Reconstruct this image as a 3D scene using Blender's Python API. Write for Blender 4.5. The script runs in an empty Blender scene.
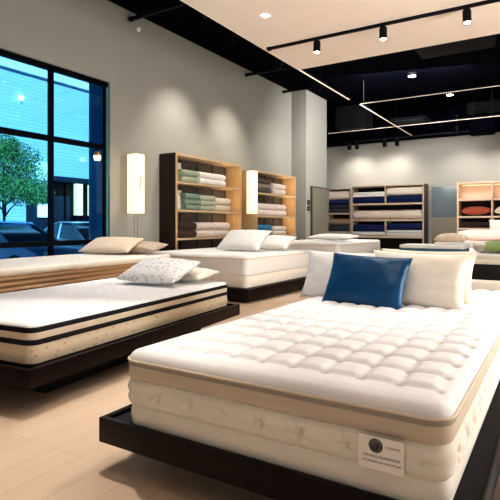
import bpy, bmesh, math, random
from math import sin, cos, pi, sqrt, radians, exp
from mathutils import Vector, Matrix, Euler, noise as mnoise
random.seed(7)
S = bpy.context.scene
COL = S.collection

# ------------------------------------------------------------------ materials
MATS = {}
def lin(c):
    return tuple((x/12.92 if x <= .04045 else ((x+.055)/1.055)**2.4) for x in c)
def rgb(r, g, b):
    return lin((r/255, g/255, b/255))
def mat(name, col, rough=.6, var=.06, scale=6, bump=0, bscale=60, spec=.4, metal=0, stretch=None, sheen=0, emit=None, estr=0, kind='noise', col2=None):
    """principled material whose colour wanders with a noise and whose relief comes from a second texture"""
    m = bpy.data.materials.new(name); m.use_nodes = True
    nt = m.node_tree; N = nt.nodes; L = nt.links
    b = N['Principled BSDF']
    b.inputs['Roughness'].default_value = rough
    b.inputs['Metallic'].default_value = metal
    b.inputs['Specular IOR Level'].default_value = spec
    if sheen: b.inputs['Sheen Weight'].default_value = sheen
    tc = N.new('ShaderNodeTexCoord'); mp = N.new('ShaderNodeMapping')
    L.new(tc.outputs['Object'], mp.inputs['Vector'])
    if stretch: mp.inputs['Scale'].default_value = stretch
    nz = N.new('ShaderNodeTexNoise'); nz.inputs['Scale'].default_value = scale; nz.inputs['Detail'].default_value = 5
    L.new(mp.outputs['Vector'], nz.inputs['Vector'])
    rp = N.new('ShaderNodeValToRGB')
    c2 = col2 or tuple(min(1, x*(1+var)) for x in col); c1 = col if col2 else tuple(x*(1-var) for x in col)
    rp.color_ramp.elements[0].position = .3; rp.color_ramp.elements[1].position = .7
    rp.color_ramp.elements[0].color = (*c1, 1); rp.color_ramp.elements[1].color = (*c2, 1)
    L.new(nz.outputs['Fac'], rp.inputs['Fac']); L.new(rp.outputs['Color'], b.inputs['Base Color'])
    if bump:
        bp = N.new('ShaderNodeBump'); bp.inputs['Strength'].default_value = bump; bp.inputs['Distance'].default_value = .01
        if kind == 'noise':
            t2 = N.new('ShaderNodeTexNoise'); t2.inputs['Scale'].default_value = bscale; t2.inputs['Detail'].default_value = 3
            L.new(mp.outputs['Vector'], t2.inputs['Vector']); L.new(t2.outputs['Fac'], bp.inputs['Height'])
        elif kind == 'voronoi':
            t2 = N.new('ShaderNodeTexVoronoi'); t2.inputs['Scale'].default_value = bscale
            L.new(mp.outputs['Vector'], t2.inputs['Vector']); L.new(t2.outputs['Distance'], bp.inputs['Height'])
        L.new(bp.outputs['Normal'], b.inputs['Normal'])
    if emit:
        b.inputs['Emission Color'].default_value = (*emit, 1); b.inputs['Emission Strength'].default_value = estr
    MATS[name] = m
    return m
def nodes_of(m): return m.node_tree.nodes, m.node_tree.links, m.node_tree.nodes['Principled BSDF']

M_wall = mat('wall_paint', rgb(170,170,163), .85, .03, 1.2, .08, 90)
M_backwall = mat('back_wall_paint', rgb(168,167,162), .85, .03, 1.2, .08, 90)
M_black = mat('black_ceiling_paint', (.0016,.0022,.0065), .9, .2, 2, spec=.03)
M_cloud = mat('warm_ceiling_paint', rgb(246,234,222), .85, .02, 1, spec=.2)
M_darkmetal = mat('black_metal', (.004,.005,.009), .55, .2, 8, spec=.2)
M_white = mat('white_knit', rgb(238,236,233), .8, .02, 12, .25, 260, sheen=.15, spec=.2)
M_whiteq = mat('white_quilt', rgb(238,237,238), .8, .02, 12, .2, 200, sheen=.15, spec=.2)
M_ivory = mat('ivory_cotton', rgb(236,229,217), .85, .03, 10, .2, 220, spec=.2)
M_cream = mat('cream_ticking', rgb(226,212,192), .8, .03, 10, .2, 220, spec=.2)
M_beigeband = mat('beige_band', rgb(206,193,175), .75, .03, 10, .2, 300, spec=.25)
M_greige = mat('greige_tape', rgb(172,162,150), .75, .04, 20, .3, 350, spec=.25)
M_navyblk = mat('black_piping', (.006,.006,.010), .6, .2, 20, spec=.3)
M_walnut = mat('dark_walnut', rgb(17,8,7), .4, 0, 3.5, .08, 40, spec=.2, stretch=(1,1,9), col2=rgb(30,14,12))
M_espresso = mat('espresso_side', rgb(40,26,26), .42, 0, 3, .06, 40, spec=.3, stretch=(6,6,.5), col2=rgb(56,40,38))
M_oak = mat('light_oak', rgb(196,170,136), .5, 0, 4, .06, 50, spec=.3, stretch=(9,1,9), col2=rgb(214,190,158))
M_oakv = mat('light_oak_upright', rgb(190,160,120), .5, 0, 4, .06, 50, spec=.3, stretch=(9,9,.8), col2=rgb(208,180,142))
M_taupe = mat('taupe_back', rgb(88,80,74), .7, .06, 3)
M_darkback = mat('dark_back', rgb(40,38,40), .7, .08, 3)
M_teal = mat('teal_satin', rgb(2,66,108), .42, .06, 5, .05, 120, spec=.35)
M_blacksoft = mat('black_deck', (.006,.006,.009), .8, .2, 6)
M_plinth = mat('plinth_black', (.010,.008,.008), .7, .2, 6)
M_greyface = mat('grey_panel', rgb(128,124,112), .7, .05, 3)
M_rackwood = mat('greige_oak', rgb(176,160,140), .55, 0, 4, spec=.3, stretch=(.6,8,8), col2=rgb(196,180,160))
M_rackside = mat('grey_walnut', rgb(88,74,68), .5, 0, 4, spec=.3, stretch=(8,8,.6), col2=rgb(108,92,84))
M_pinkoak = mat('pale_peach_wood', rgb(220,194,170), .5, 0, 4, spec=.3, stretch=(.6,8,8), col2=rgb(230,206,184))
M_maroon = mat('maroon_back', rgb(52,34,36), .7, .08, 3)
def fabric(name, r, g, b, rough=.85): return mat('fabric_'+name, rgb(r,g,b), rough, .05, 9, .3, 180, spec=.2, sheen=.15)
F = {k: fabric(k, *v) for k, v in dict(white=(236,233,230), offwhite=(226,216,204), cream=(222,206,184), sage=(164,176,152), palesage=(178,186,164),
     seafoam=(130,154,138), brown=(74,52,44), chocolate=(58,42,38), pinkwhite=(232,216,210), taupe=(142,130,122), darktaupe=(84,76,74), teal=(36,124,160), navy=(12,30,78),
     charcoal=(50,54,66), lightgrey=(196,194,196), rust=(176,92,70), palepink=(240,216,206), green=(138,160,96), stone=(206,194,180), duskblue=(62,104,130)).items()}

# floor: pale large-format planks with fine joints
M_floor = mat('floor_plank', rgb(222,192,162), .32, .05, 2, spec=.35)
N, L, B = nodes_of(M_floor)
tc = N.new('ShaderNodeTexCoord'); mp = N.new('ShaderNodeMapping'); mp.inputs['Rotation'].default_value = (0,0,radians(90))
L.new(tc.outputs['Object'], mp.inputs['Vector'])
br = N.new('ShaderNodeTexBrick'); br.inputs['Scale'].default_value = 1; br.inputs['Mortar Size'].default_value = .0025
br.inputs['Brick Width'].default_value = 1.2; br.inputs['Row Height'].default_value = .2
br.inputs['Color1'].default_value = (*rgb(224,202,180),1); br.inputs['Color2'].default_value = (*rgb(216,192,168),1); br.inputs['Mortar'].default_value = (*rgb(198,172,148),1)
L.new(mp.outputs['Vector'], br.inputs['Vector'])
nz = N.new('ShaderNodeTexNoise'); nz.inputs['Scale'].default_value = 3; nz.inputs['Detail'].default_value = 6
mp2 = N.new('ShaderNodeMapping'); mp2.inputs['Scale'].default_value = (6,.6,1); L.new(tc.outputs['Object'], mp2.inputs['Vector']); L.new(mp2.outputs['Vector'], nz.inputs['Vector'])
mx = N.new('ShaderNodeMixRGB'); mx.blend_type = 'MULTIPLY'; mx.inputs['Fac'].default_value = .12
L.new(br.outputs['Color'], mx.inputs['Color1']); L.new(nz.outputs['Fac'], mx.inputs['Color2']); L.new(mx.outputs['Color'], B.inputs['Base Color'])

# window glass: blue tint, a little mirror
M_glass = bpy.data.materials.new('tinted_glass'); M_glass.use_nodes = True
N = M_glass.node_tree.nodes; L = M_glass.node_tree.links; N.clear()
o = N.new('ShaderNodeOutputMaterial'); ms = N.new('ShaderNodeMixShader'); tr = N.new('ShaderNodeBsdfTransparent'); gl = N.new('ShaderNodeBsdfGlossy')
tr.inputs['Color'].default_value = (.35,.64,.86,1); gl.inputs['Roughness'].default_value = .02; gl.inputs['Color'].default_value = (.8,.9,1,1)
fr = N.new('ShaderNodeFresnel'); fr.inputs['IOR'].default_value = 1.25
L.new(fr.outputs['Fac'], ms.inputs['Fac']); L.new(tr.outputs[0], ms.inputs[1]); L.new(gl.outputs[0], ms.inputs[2]); L.new(ms.outputs[0], o.inputs['Surface'])
M_frame = mat('window_frame_black', (.0015,.003,.007), .5, .2, 5, spec=.1)
M_tealframe = mat('window_jamb_teal', (.07,.30,.32), .45, .1, 4)
M_partition = mat('blue_grey_glass', rgb(104,118,126), .25, .05, 2, spec=.6)

# patterned fabrics
def pattern_mat(name, base, ink, scale, thr, stretch=(1,1,1), soft=.04):
    m = mat(name, base, .8, .02, 10, .2, 200, spec=.2, sheen=.1)
    N, L, B = nodes_of(m)
    tc = N.new('ShaderNodeTexCoord'); mp = N.new('ShaderNodeMapping'); mp.inputs['Scale'].default_value = stretch
    L.new(tc.outputs['Object'], mp.inputs['Vector'])
    v = N.new('ShaderNodeTexVoronoi'); v.inputs['Scale'].default_value = scale; v.inputs['Randomness'].default_value = .75
    L.new(mp.outputs['Vector'], v.inputs['Vector'])
    rp = N.new('ShaderNodeValToRGB'); rp.color_ramp.elements[0].position = thr-soft; rp.color_ramp.elements[1].position = thr+soft
    rp.color_ramp.elements[0].color = (*ink,1); rp.color_ramp.elements[1].color = (*base,1)
    L.new(v.outputs['Distance'], rp.inputs['Fac']); L.new(rp.outputs['Color'], B.inputs['Base Color'])
    return m
M_leafpillow = pattern_mat('leaf_print', rgb(238,236,234), rgb(198,198,202), 17, .33, (1,1,1.8), .10)
M_floral = pattern_mat('floral_border', rgb(226,210,184), rgb(196,178,152), 20, .24, (1,1,1.3), .10)
M_knit = pattern_mat('knit_taupe', rgb(222,204,182), rgb(184,160,136), 26, .3, (1,1,1), .15)
M_beigepat = pattern_mat('beige_dots', rgb(226,206,182), rgb(206,182,154), 30, .2, (1,1,1), .1)
M_greypat = pattern_mat('grey_dots', rgb(196,180,166), rgb(172,154,142), 30, .2, (1,1,1), .1)
M_speckle = pattern_mat('speckled_beige', rgb(150,132,112), rgb(92,80,72), 24, .3)

# ribbed wooden bed base: horizontal lines
M_rib = mat('ribbed_oak', rgb(176,140,104), .5, 0, 3, spec=.3, stretch=(.6,.6,10), col2=rgb(196,160,122))
N, L, B = nodes_of(M_rib)
tc = N.new('ShaderNodeTexCoord'); wv = N.new('ShaderNodeTexWave'); wv.bands_direction = 'Z'; wv.inputs['Scale'].default_value = 5.2
L.new(tc.outputs['Object'], wv.inputs['Vector']); bp = N.new('ShaderNodeBump'); bp.inputs['Strength'].default_value = 1; bp.inputs['Distance'].default_value = .025
L.new(wv.outputs['Fac'], bp.inputs['Height']); L.new(bp.outputs['Normal'], B.inputs['Normal'])

def emis(name, col, strength):
    return mat(name, col, .6, .02, 5, emit=col, estr=strength)
M_shade = emis('lamp_paper', (1,.82,.56), .72)
M_lens = emis('spot_lens', (1,.86,.7), 14)
M_led = emis('led_strip', (1,.82,.66), .5)
M_leddim = emis('led_dim', (1,.82,.7), .22)
M_down = emis('downlight_lens', (1,.95,.88), 8)

# ------------------------------------------------------------------ mesh helpers
def obj(name, verts, faces, m, parent=None, smooth=True, angle=40, loc=None):
    me = bpy.data.meshes.new(name); me.from_pydata([tuple(v) for v in verts], [], faces); me.validate()
    bm = bmesh.new(); bm.from_mesh(me); bmesh.ops.recalc_face_normals(bm, faces=bm.faces); bm.to_mesh(me); bm.free()
    if smooth:
        me.polygons.foreach_set('use_smooth', [True]*len(me.polygons)); me.set_sharp_from_angle(angle=radians(angle))
    me.materials.append(m)
    o = bpy.data.objects.new(name, me); COL.objects.link(o)
    if parent: o.parent = parent
    if loc: o.location = loc
    return o
def thing(name, label, cat, loc=(0,0,0), rotz=0, group=None):
    o = bpy.data.objects.new(name, None); COL.objects.link(o); o.empty_display_size = .1
    o.location = loc; o.rotation_euler = (0,0,rotz)
    o['label'] = label; o['category'] = cat
    if group: o['group'] = group
    return o
def tag(o, label, cat, group=None):
    o['label'] = label; o['category'] = cat
    if group: o['group'] = group
    return o
def struct(o): o['kind'] = 'structure'; return o

class G:
    """collects geometry for ONE mesh"""
    def __init__(s): s.v = []; s.f = []
    def add(s, v, f):
        k = len(s.v); s.v += [tuple(p) for p in v]; s.f += [tuple(i+k for i in q) for q in f]; return s
    def box(s, x0, x1, y0, y1, z0, z1, bev=0):
        bm = bmesh.new(); bmesh.ops.create_cube(bm, size=1)
        for v in bm.verts: v.co = ((x0+x1)/2+v.co.x*(x1-x0), (y0+y1)/2+v.co.y*(y1-y0), (z0+z1)/2+v.co.z*(z1-z0))
        if bev: bmesh.ops.bevel(bm, geom=bm.edges[:], offset=bev, segments=2, profile=.6, affect='EDGES')
        bm.verts.index_update()
        s.add([v.co[:] for v in bm.verts], [[v.index for v in f.verts] for f in bm.faces]); bm.free(); return s
    def tube(s, pts, r, n=10, closed=False, caps=True):
        P = [Vector(p) for p in pts]; R = r if isinstance(r, (list, tuple)) else [r]*len(P); V = []; Fc = []
        m = len(P)
        for i, p in enumerate(P):
            a = P[(i-1) % m] if (i or closed) else P[i]; b = P[(i+1) % m] if (i < m-1 or closed) else P[i]
            t = (b-a).normalized(); u = t.cross(Vector((0,0,1)))
            if u.length < 1e-4: u = Vector((1,0,0))
            u.normalize(); w = u.cross(t)
            V += [p + (u*cos(2*pi*k/n)+w*sin(2*pi*k/n))*R[i] for k in range(n)]
        for i in range(m if closed else m-1):
            j = (i+1) % m
            for k in range(n): Fc.append((i*n+k, i*n+(k+1) % n, j*n+(k+1) % n, j*n+k))
        if not closed and caps: Fc += [tuple(range(n)), tuple((m-1)*n+k for k in range(n))]
        return s.add(V, Fc)
    def lathe(s, prof, n=20, c=(0,0,0), axis=None):
        """prof: (radius, z) pairs; axis: direction the local z points to"""
        V = []; Fc = []
        Q = Vector((0,0,1)).rotation_difference(Vector(axis).normalized()).to_matrix() if axis else Matrix.Identity(3)
        for r, z in prof:
            V += [Vector(c) + Q @ Vector((r*cos(2*pi*k/n), r*sin(2*pi*k/n), z)) for k in range(n)]
        for i in range(len(prof)-1):
            for k in range(n): Fc.append((i*n+k, i*n+(k+1) % n, (i+1)*n+(k+1) % n, (i+1)*n+k))
        Fc += [tuple(range(n)), tuple((len(prof)-1)*n+k for k in range(n))]
        return s.add(V, Fc)
    def make(s, name, m, parent=None, **k): return obj(name, s.v, s.f, m, parent, **k)
def box(name, b, m, parent=None, bev=.004, **k): return G().box(*b, bev=bev).make(name, m, parent, **k)

def rrect(w, l, r, step=.06, na=8):
    """rounded rectangle outline centred on the origin: (x, y, nx, ny, s)"""
    out = []; hw, hl = w/2, l/2
    cs = [(hw-r, -hl+r, -90), (hw-r, hl-r, 0), (-hw+r, hl-r, 90), (-hw+r, -hl+r, 180)]
    for q, (cx, cy, a0) in enumerate(cs):
        for k in range(na+1):
            a = radians(a0+90*k/na); out.append((cx+r*cos(a), cy+r*sin(a), cos(a), sin(a)))
        nx_, ny_, a1 = cs[(q+1) % 4]
        a = radians(a0+90); p = (cx+r*cos(a), cy+r*sin(a)); e = (nx_+r*cos(a), ny_+r*sin(a))
        d = math.hypot(e[0]-p[0], e[1]-p[1]); n = max(1, int(d/step))
        for k in range(1, n): out.append((p[0]+(e[0]-p[0])*k/n, p[1]+(e[1]-p[1])*k/n, cos(a), sin(a)))
    res = []; s_ = 0
    for i, p in enumerate(out):
        if i: s_ += math.hypot(p[0]-out[i-1][0], p[1]-out[i-1][1])
        res.append((*p, s_))
    return res
def slab(name, w, l, r, prof, m, parent, step=.06, disp=None, na=8):
    """a solid with a rounded-rectangle plan; prof = [(z, outward offset)] from bottom to top"""
    ring = rrect(w, l, r, step, na); n = len(ring); V = []; Fc = []
    for z, off in prof:
        for x, y, nx, ny, s_ in ring:
            o = off + (disp(s_, z, x, y, nx, ny) if disp else 0)
            V.append((x+nx*o, y+ny*o, z))
    for i in range(len(prof)-1):
        for k in range(n): Fc.append((i*n+k, i*n+(k+1) % n, (i+1)*n+(k+1) % n, (i+1)*n+k))
    Fc += [tuple(range(n))[::-1], tuple((len(prof)-1)*n+k for k in range(n))]
    return obj(name, V, Fc, m, parent, angle=50)
def soft_prof(z0, z1, bulge=.006, rr=.012, n=5):
    """rounded top and bottom edges with a slightly bulging side"""
    P = []
    for k in range(n): a = pi/2*k/(n-1); P.append((z0+rr*(1-sin(a))*1.0 if False else z0+rr*(1-cos(a)), -rr+rr*sin(a)))
    m = 6
    for k in range(1, m): t = k/m; P.append((z0+rr+(z1-z0-2*rr)*t, bulge*sin(pi*t)))
    for k in range(n): a = pi/2*k/(n-1); P.append((z1-rr+rr*sin(a), -rr+rr*cos(a)))
    return P
def quilt_top(name, w, l, r, z, depth, hf, m, parent, nx, ny, edge=.035):
    """padded top: a height field over a rounded rectangle, rolled over at the edge"""
    hw, hl = w/2, l/2
    def axis(h, n):
        a = [-h+2*h*i/n for i in range(n+1)]
        e = [-h+edge*t for t in (.03,.1,.22,.4,.65)]
        return sorted(set(a+e+[-q for q in e]))
    X = axis(hw, nx); Y = axis(hl, ny); V = []; Fc = []
    for y in Y:
        for x in X:
            qx, qy = abs(x)-(hw-r), abs(y)-(hl-r); px, py = x, y
            if qx > 0 and qy > 0:
                dd = math.hypot(qx, qy)
                # square corner -> arc corner
                mxq = max(qx, qy); f = mxq/dd
                px = math.copysign(hw-r+qx*f, x); py = math.copysign(hl-r+qy*f, y); d = r-mxq
            else: d = min(hw-abs(x), hl-abs(y))
            d = max(0, d); t = min(1, d/edge)
            roll = depth*(1-sqrt(max(0, 1-(1-t)**2)))
            V.append((px, py, z-roll+hf(px, py)*min(1, d/edge/1.6)))
    a, b = len(X), len(Y)
    for j in range(b-1):
        for i in range(a-1): Fc.append((j*a+i, j*a+i+1, (j+1)*a+i+1, (j+1)*a+i))
    bound = [i for i in range(a)] + [j*a+a-1 for j in range(1, b)] + [(b-1)*a+i for i in range(a-2, -1, -1)] + [j*a for j in range(b-2, 0, -1)]
    k0 = len(V)
    for i in bound: V.append((V[i][0], V[i][1], z-depth-.012))
    nb = len(bound)
    for i in range(nb): Fc.append((bound[i], bound[(i+1) % nb], k0+(i+1) % nb, k0+i))
    Fc.append(tuple(k0+i for i in range(nb)))
    return obj(name, V, Fc, m, parent, angle=70)
def piping(name, w, l, r, z, rad, m, parent):
    return G().tube([(x, y, z) for x, y, *_ in rrect(w, l, r, .12)], rad, 8, closed=True).make(name, m, parent, angle=80)

def pillow_mesh(w, h, t, seed=0, n=22, pinch=.07, wr=.010):
    """plump pillow in the XZ plane, thickness along Y, bottom at z=0"""
    V = []; Fc = []; sd = Vector((seed*3.1, seed*1.7, 0))
    for side in (1, -1):
        for j in range(n+1):
            for i in range(n+1):
                u = -1+2*i/n; v = -1+2*j/n
                u = math.copysign(abs(u)**.85, u); v = math.copysign(abs(v)**.85, v)
                x = u*w/2*(1-pinch*(1-v*v)*abs(u)**2*0 - pinch*(1-v*v)*u*u); z = v*h/2*(1-pinch*(1-u*u)*v*v)
                e = max(0, (1-u**2))*max(0, (1-v**2))
                th = t/2*(e**.42)
                rr = math.hypot(u, v)
                wri = wr*mnoise.noise(Vector((u*3.1, v*3.1, side*5))+sd) + wr*.5*mnoise.noise(Vector((u*8, v*8, side*2))+sd)
                y = side*(th + wri*min(1, e*5))
                V.append((x, y, z+h/2))
    m = (n+1)**2
    for s_ in (0, 1):
        for j in range(n):
            for i in range(n):
                a = s_*m+j*(n+1)+i; Fc.append((a, a+1, a+n+2, a+n+1))
    bound = list(range(n+1)) + [j*(n+1)+n for j in range(1, n+1)] + [n*(n+1)+i for i in range(n-1, -1, -1)] + [j*(n+1) for j in range(n-1, 0, -1)]
    # weld the two halves along the seam
    mp_ = {b+m: b for b in bound}
    Fc = [tuple(mp_.get(i, i) for i in f) for f in Fc]
    used = sorted({i for f in Fc for i in f}); re_ = {i: k for k, i in enumerate(used)}
    return [V[i] for i in used], [tuple(re_[i] for i in f) for f in Fc]
def pillow(name, label, m, loc, size, tilt=0, rotz=0, roll=0, seed=0, group=None, pinch=.07, wr=.010, pip=None):
    """tilt 0 = standing upright facing -Y; tilt 90 = lying flat"""
    w, h, t = size
    v, f = pillow_mesh(w, h, t, seed, pinch=pinch, wr=wr)
    o = obj(name, v, f, m, angle=80)
    o.matrix_world = Matrix.Translation(loc) @ Matrix.Rotation(rotz, 4, 'Z') @ Matrix.Rotation(-radians(tilt), 4, 'X') @ Matrix.Rotation(roll, 4, 'Y')
    tag(o, label, 'pillow', group)
    return o

def folded_mesh(w, d, h, layers=2, seed=0, n=8):
    """folded textile: width along Y, rounded folds on the +X side; rests on z=0"""
    rnd = random.Random(seed); prof = []
    lh = h/layers
    for k in range(layers):                                   # front folds, bottom to top
        jut = rnd.uniform(-.012, .012)*min(1, d/.3)
        for q in range(7):
            a = -pi/2+pi*q/6
            prof.append((d/2-lh*.45+lh*.45*cos(a)+jut, k*lh+lh/2+lh*.49*sin(a)))
    for q in range(1, 6): prof.append((d/2-d*q/6, h+.006*sin(pi*q/6)*1.0))
    for q in range(5): a = pi/2+pi*q/4; prof.append((-d/2+h*.12+h*.12*cos(a), h/2+h/2*sin(a)))
    for q in range(1, 5): prof.append((-d/2+d*q/6, 0))
    V = []; Fc = []; m = len(prof); cx, cz = 0, h/2
    ss = [(-.5, .80), (-.492, .93), (-.47, .985), (-.42, 1), (-.2, 1), (0, 1), (.2, 1), (.42, 1), (.47, .985), (.492, .93), (.5, .80)]
    for sy, sc in ss:
        for (x, z) in prof:
            wob = .004*mnoise.noise(Vector((x*9+seed, sy*w*9, z*20)))
            zz = z if z < h*.5 else cz+(z-cz)*(.5+.5*sc)
            V.append((cx+(x-cx)*(1-(1-sc)*.18)+wob, sy*w, max(0, zz+(wob*1.5 if z > h*.6 else 0))))
    for i in range(len(ss)-1):
        for k in range(m): Fc.append((i*m+k, i*m+(k+1) % m, (i+1)*m+(k+1) % m, (i+1)*m+k))
    Fc += [tuple(range(m))[::-1], tuple((len(ss)-1)*m+k for k in range(m))]
    return V, Fc
def folded(name, label, cat, m, loc, size, layers=2, rotz=0, seed=0, group=None):
    v, f = folded_mesh(*size, layers, seed)
    o = obj(name, v, f, m, angle=60); o.location = loc; o.rotation_euler = (0,0,rotz)
    return tag(o, label, cat, group)

# ------------------------------------------------------------------ room shell
WX, BY, RX, FY = -7.1, 19.0, 4.5, -3.2       # left wall, back wall, right wall, front wall
TOP = 5.4; AX = -8.5                          # AX: the side wall of the alcove behind the column
struct(box('floor', (AX-.2, RX+.2, FY-.2, BY+.2, -.12, 0), M_floor, bev=0, smooth=False))
# left wall, opening for the window  Y 1.6..6.52, z 0.62..3.9
WY0, WY1, WZ0, WZ1 = 1.55, 6.52, .60, 3.9
g = G()
g.box(WX-.25, WX, FY-.2, WY0, 0, TOP); g.box(WX-.25, WX, WY1, 15.5, 0, TOP); g.box(AX-.25, WX-.25, 15.25, 15.5, 0, TOP); g.box(AX-.25, AX, 15.5, BY+.2, 0, TOP)
g.box(WX-.25, WX, WY0, WY1, WZ1, TOP); g.box(WX-.25, WX, WY0, WY1, 0, WZ0)
struct(g.make('wall_left', M_wall, smooth=False))
struct(box('wall_back', (AX-.25, RX+.25, BY, BY+.25, 0, TOP), M_backwall, bev=0, smooth=False))
struct(box('wall_right', (RX, RX+.25, FY-.2, BY+.2, 0, TOP), M_backwall, bev=0, smooth=False))
struct(box('wall_front', (WX-.25, RX+.25, FY-.25, FY, 0, TOP), M_backwall, bev=0, smooth=False))
struct(box('ceiling', (AX-.25, RX+.25, FY-.25, BY+.25, TOP, TOP+.2), M_black, bev=0, smooth=False))
struct(box('trim_1', (AX, RX, BY-.35, BY, 4.42, TOP), M_black, bev=0, smooth=False))            # black bulkhead over the back wall
struct(box('ceiling_canopy', (-4.6, RX, FY, 9.3, 4.45, 4.62), M_cloud, bev=0, smooth=False))     # the lowered warm ceiling
struct(box('trim_2', (-4.68, -4.6, FY, 9.3, 4.47, TOP), M_black, bev=0, smooth=False))
struct(box('baseboard_left', (WX, WX+.015, WY1+.02, 13.9, 0, .12), M_frame, bev=0, smooth=False))
struct(box('baseboard_back', (AX, RX, BY-.015, BY, 0, .12), M_frame, bev=0, smooth=False))
struct(box('column', (WX, -6.6, 13.9, 15.5, 0, TOP), M_wall, bev=.004))

# window
win = bpy.data.objects.new('window_1', None); COL.objects.link(win); win['kind'] = 'structure'; win.location = (0,0,0)
X0, X1 = WX-.125, WX-.045
def wbar(name, y0, y1, z0, z1, m=M_frame, x0=X0, x1=X1): return box(name, (x0, x1, y0, y1, z0, z1), m, win, bev=.004)
wbar('frame', WY0, WY1, WZ1-.09, WZ1); wbar('frame', WY0, WY1, WZ0, WZ0+.10)
wbar('frame', WY1-.05, WY1, WZ0+.10, WZ1-.09, M_tealframe); wbar('frame', WY0, WY0+.08, WZ0+.10, WZ1-.09)
wbar('frame', WY1-.09, WY1-.05, WZ0+.10, WZ1-.09)
for y in (2.79, 4.06, 5.31): wbar('mullion', y-.035, y+.035, WZ0+.10, WZ1-.09)
ys = [WY0+.08, 2.755, 2.825, 4.025, 4.095, 5.275, 5.345, WY1-.09]
for a, b in zip(ys[::2], ys[1::2]):
    wbar('transom', a, b, 2.64, 2.73); wbar('transom', a, b, .90, .985)
    for z0, z1 in ((WZ0+.1, .90), (.985, 2.64), (2.73, WZ1-.09)):
        box('pane', (WX-.085, WX-.079, a, b, z0, z1), M_glass, win, bev=0, smooth=False)
# opaque teal spandrel panel behind the last bay
box('side_panel', (WX-.13, WX-.09, WY1-.38, WY1-.09, WZ0+.1, WZ1-.09), M_tealframe, win, bev=0)

# ------------------------------------------------------------------ outside
M_asphalt = mat('asphalt', rgb(150,155,160), .9, .1, 3, .2, 60)
M_siding = mat('siding', rgb(205,215,220), .8, .03, 3)
N, L, B = nodes_of(M_siding)
tc = N.new('ShaderNodeTexCoord'); br = N.new('ShaderNodeTexBrick'); mp = N.new('ShaderNodeMapping'); mp.inputs['Rotation'].default_value = (radians(90), 0, radians(90))
sp = N.new('ShaderNodeSeparateXYZ'); cb = N.new('ShaderNodeCombineXYZ')
L.new(tc.outputs['Object'], sp.inputs[0]); L.new(sp.outputs['Y'], cb.inputs['X']); L.new(sp.outputs['Z'], cb.inputs['Y'])
br.inputs['Scale'].default_value = 1; br.inputs['Brick Width'].default_value = 1.4; br.inputs['Row Height'].default_value = .16; br.inputs['Mortar Size'].default_value = .012
br.inputs['Color1'].default_value = (*rgb(190,205,214),1); br.inputs['Color2'].default_value = (*rgb(178,196,208),1); br.inputs['Mortar'].default_value = (*rgb(150,172,188),1)
L.new(cb.outputs[0], br.inputs['Vector']); L.new(br.outputs['Color'], B.inputs['Base Color'])
M_cornice = mat('cornice_white', rgb(245,248,250), .7, .02, 3)
M_shopdark = mat('shopfront_dark', rgb(30,42,52), .4, .2, 2)
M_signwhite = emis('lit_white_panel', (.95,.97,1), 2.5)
M_lampreflect = emis('lamp_reflection_glow', (1,.45,.2), 2.6)
M_bark = mat('bark', rgb(80,66,54), .9, .2, 12, .5, 40)
M_leaf = mat('leaf', rgb(70,120,60), .7, .3, 3, col2=rgb(110,155,86))
M_tyre = mat('tyre', (.012,.012,.013), .8, .2, 10)
M_carglass = mat('car_glass', rgb(20,30,40), .1, .1, 2, spec=.8)
struct(box('ground', (-40, WX-.25, -25, 60, -.32, -.121), M_asphalt, bev=0, smooth=False))
bl = thing('shop_building', 'pale sided shop building with white cornice seen across the car park through the window', 'building', (-21, 0, -.12))
g = G()
g.box(-6, 0, -10, 45, 3.65, 8.4); g.box(-6, 0, -10, 15.7, 0, 3.65); g.box(-6, 0, 22, 45, 0, 3.65)
g.make('facade', M_siding, bl, smooth=False)
g = G().box(-6, .12, -10, 45, 8.4, 9.3); g.box(.0, .2, -10, 45, 9.2, 9.4); g.make('cornice', M_cornice, bl, smooth=False)
box('fascia', (0, .05, 14.6, 15.5, 3.5, 4.35), M_cornice, bl)
box('shopfront', (-.5, -.35, 15.7, 22, 0, 3.65), M_shopdark, bl)
for y in (16.6, 17.35, 18.4): box('glazing_bar', (-.35, -.28, y-.05, y+.05, 0, 3.65), M_frame, bl)
box('canopy_edge', (-.3, .25, 15.6, 22, 3.5, 3.75), M_shopdark, bl)
box('window_band', (0.001, .05, 14.2, 15.6, .4, 2.7), M_shopdark, bl)
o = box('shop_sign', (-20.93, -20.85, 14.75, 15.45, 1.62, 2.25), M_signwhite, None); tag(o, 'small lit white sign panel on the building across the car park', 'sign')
for k, (y, lab) in enumerate([(16.95, 'wide glowing stand-in for a lamp reflection, outside, nearer the tree'), (17.75, 'narrow glowing stand-in for a lamp reflection, outside, nearer the window jamb')]):  # glowing boxes added outside to imitate lamps mirrored in the window
    t = thing('lamp_reflection', lab, 'lamp', (-20.75, y, -.12))
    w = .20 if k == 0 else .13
    G().box(-.12, .12, -w, w, 1.85, 3.45, .02).make('lamp_shade', M_lampreflect, t); box('base', (-.14, .14, -w-.02, w+.02, 0, 1.85), M_frame, t)
o = G().lathe([(.0,0),(.11,.01),(.13,.06),(.09,.12),(0,.13)], 16, (0,0,0), (1,0,0)).make('downlight_reflection', emis('reflection_dot',(1,.97,.9),8)); o.location = (-20.98, 13.92, 7.06)  # glowing dot put on the facade to imitate a downlight mirrored in the glass
tag(o, 'round white dot standing in for a downlight reflection, high on the building outside', 'lamp')
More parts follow.
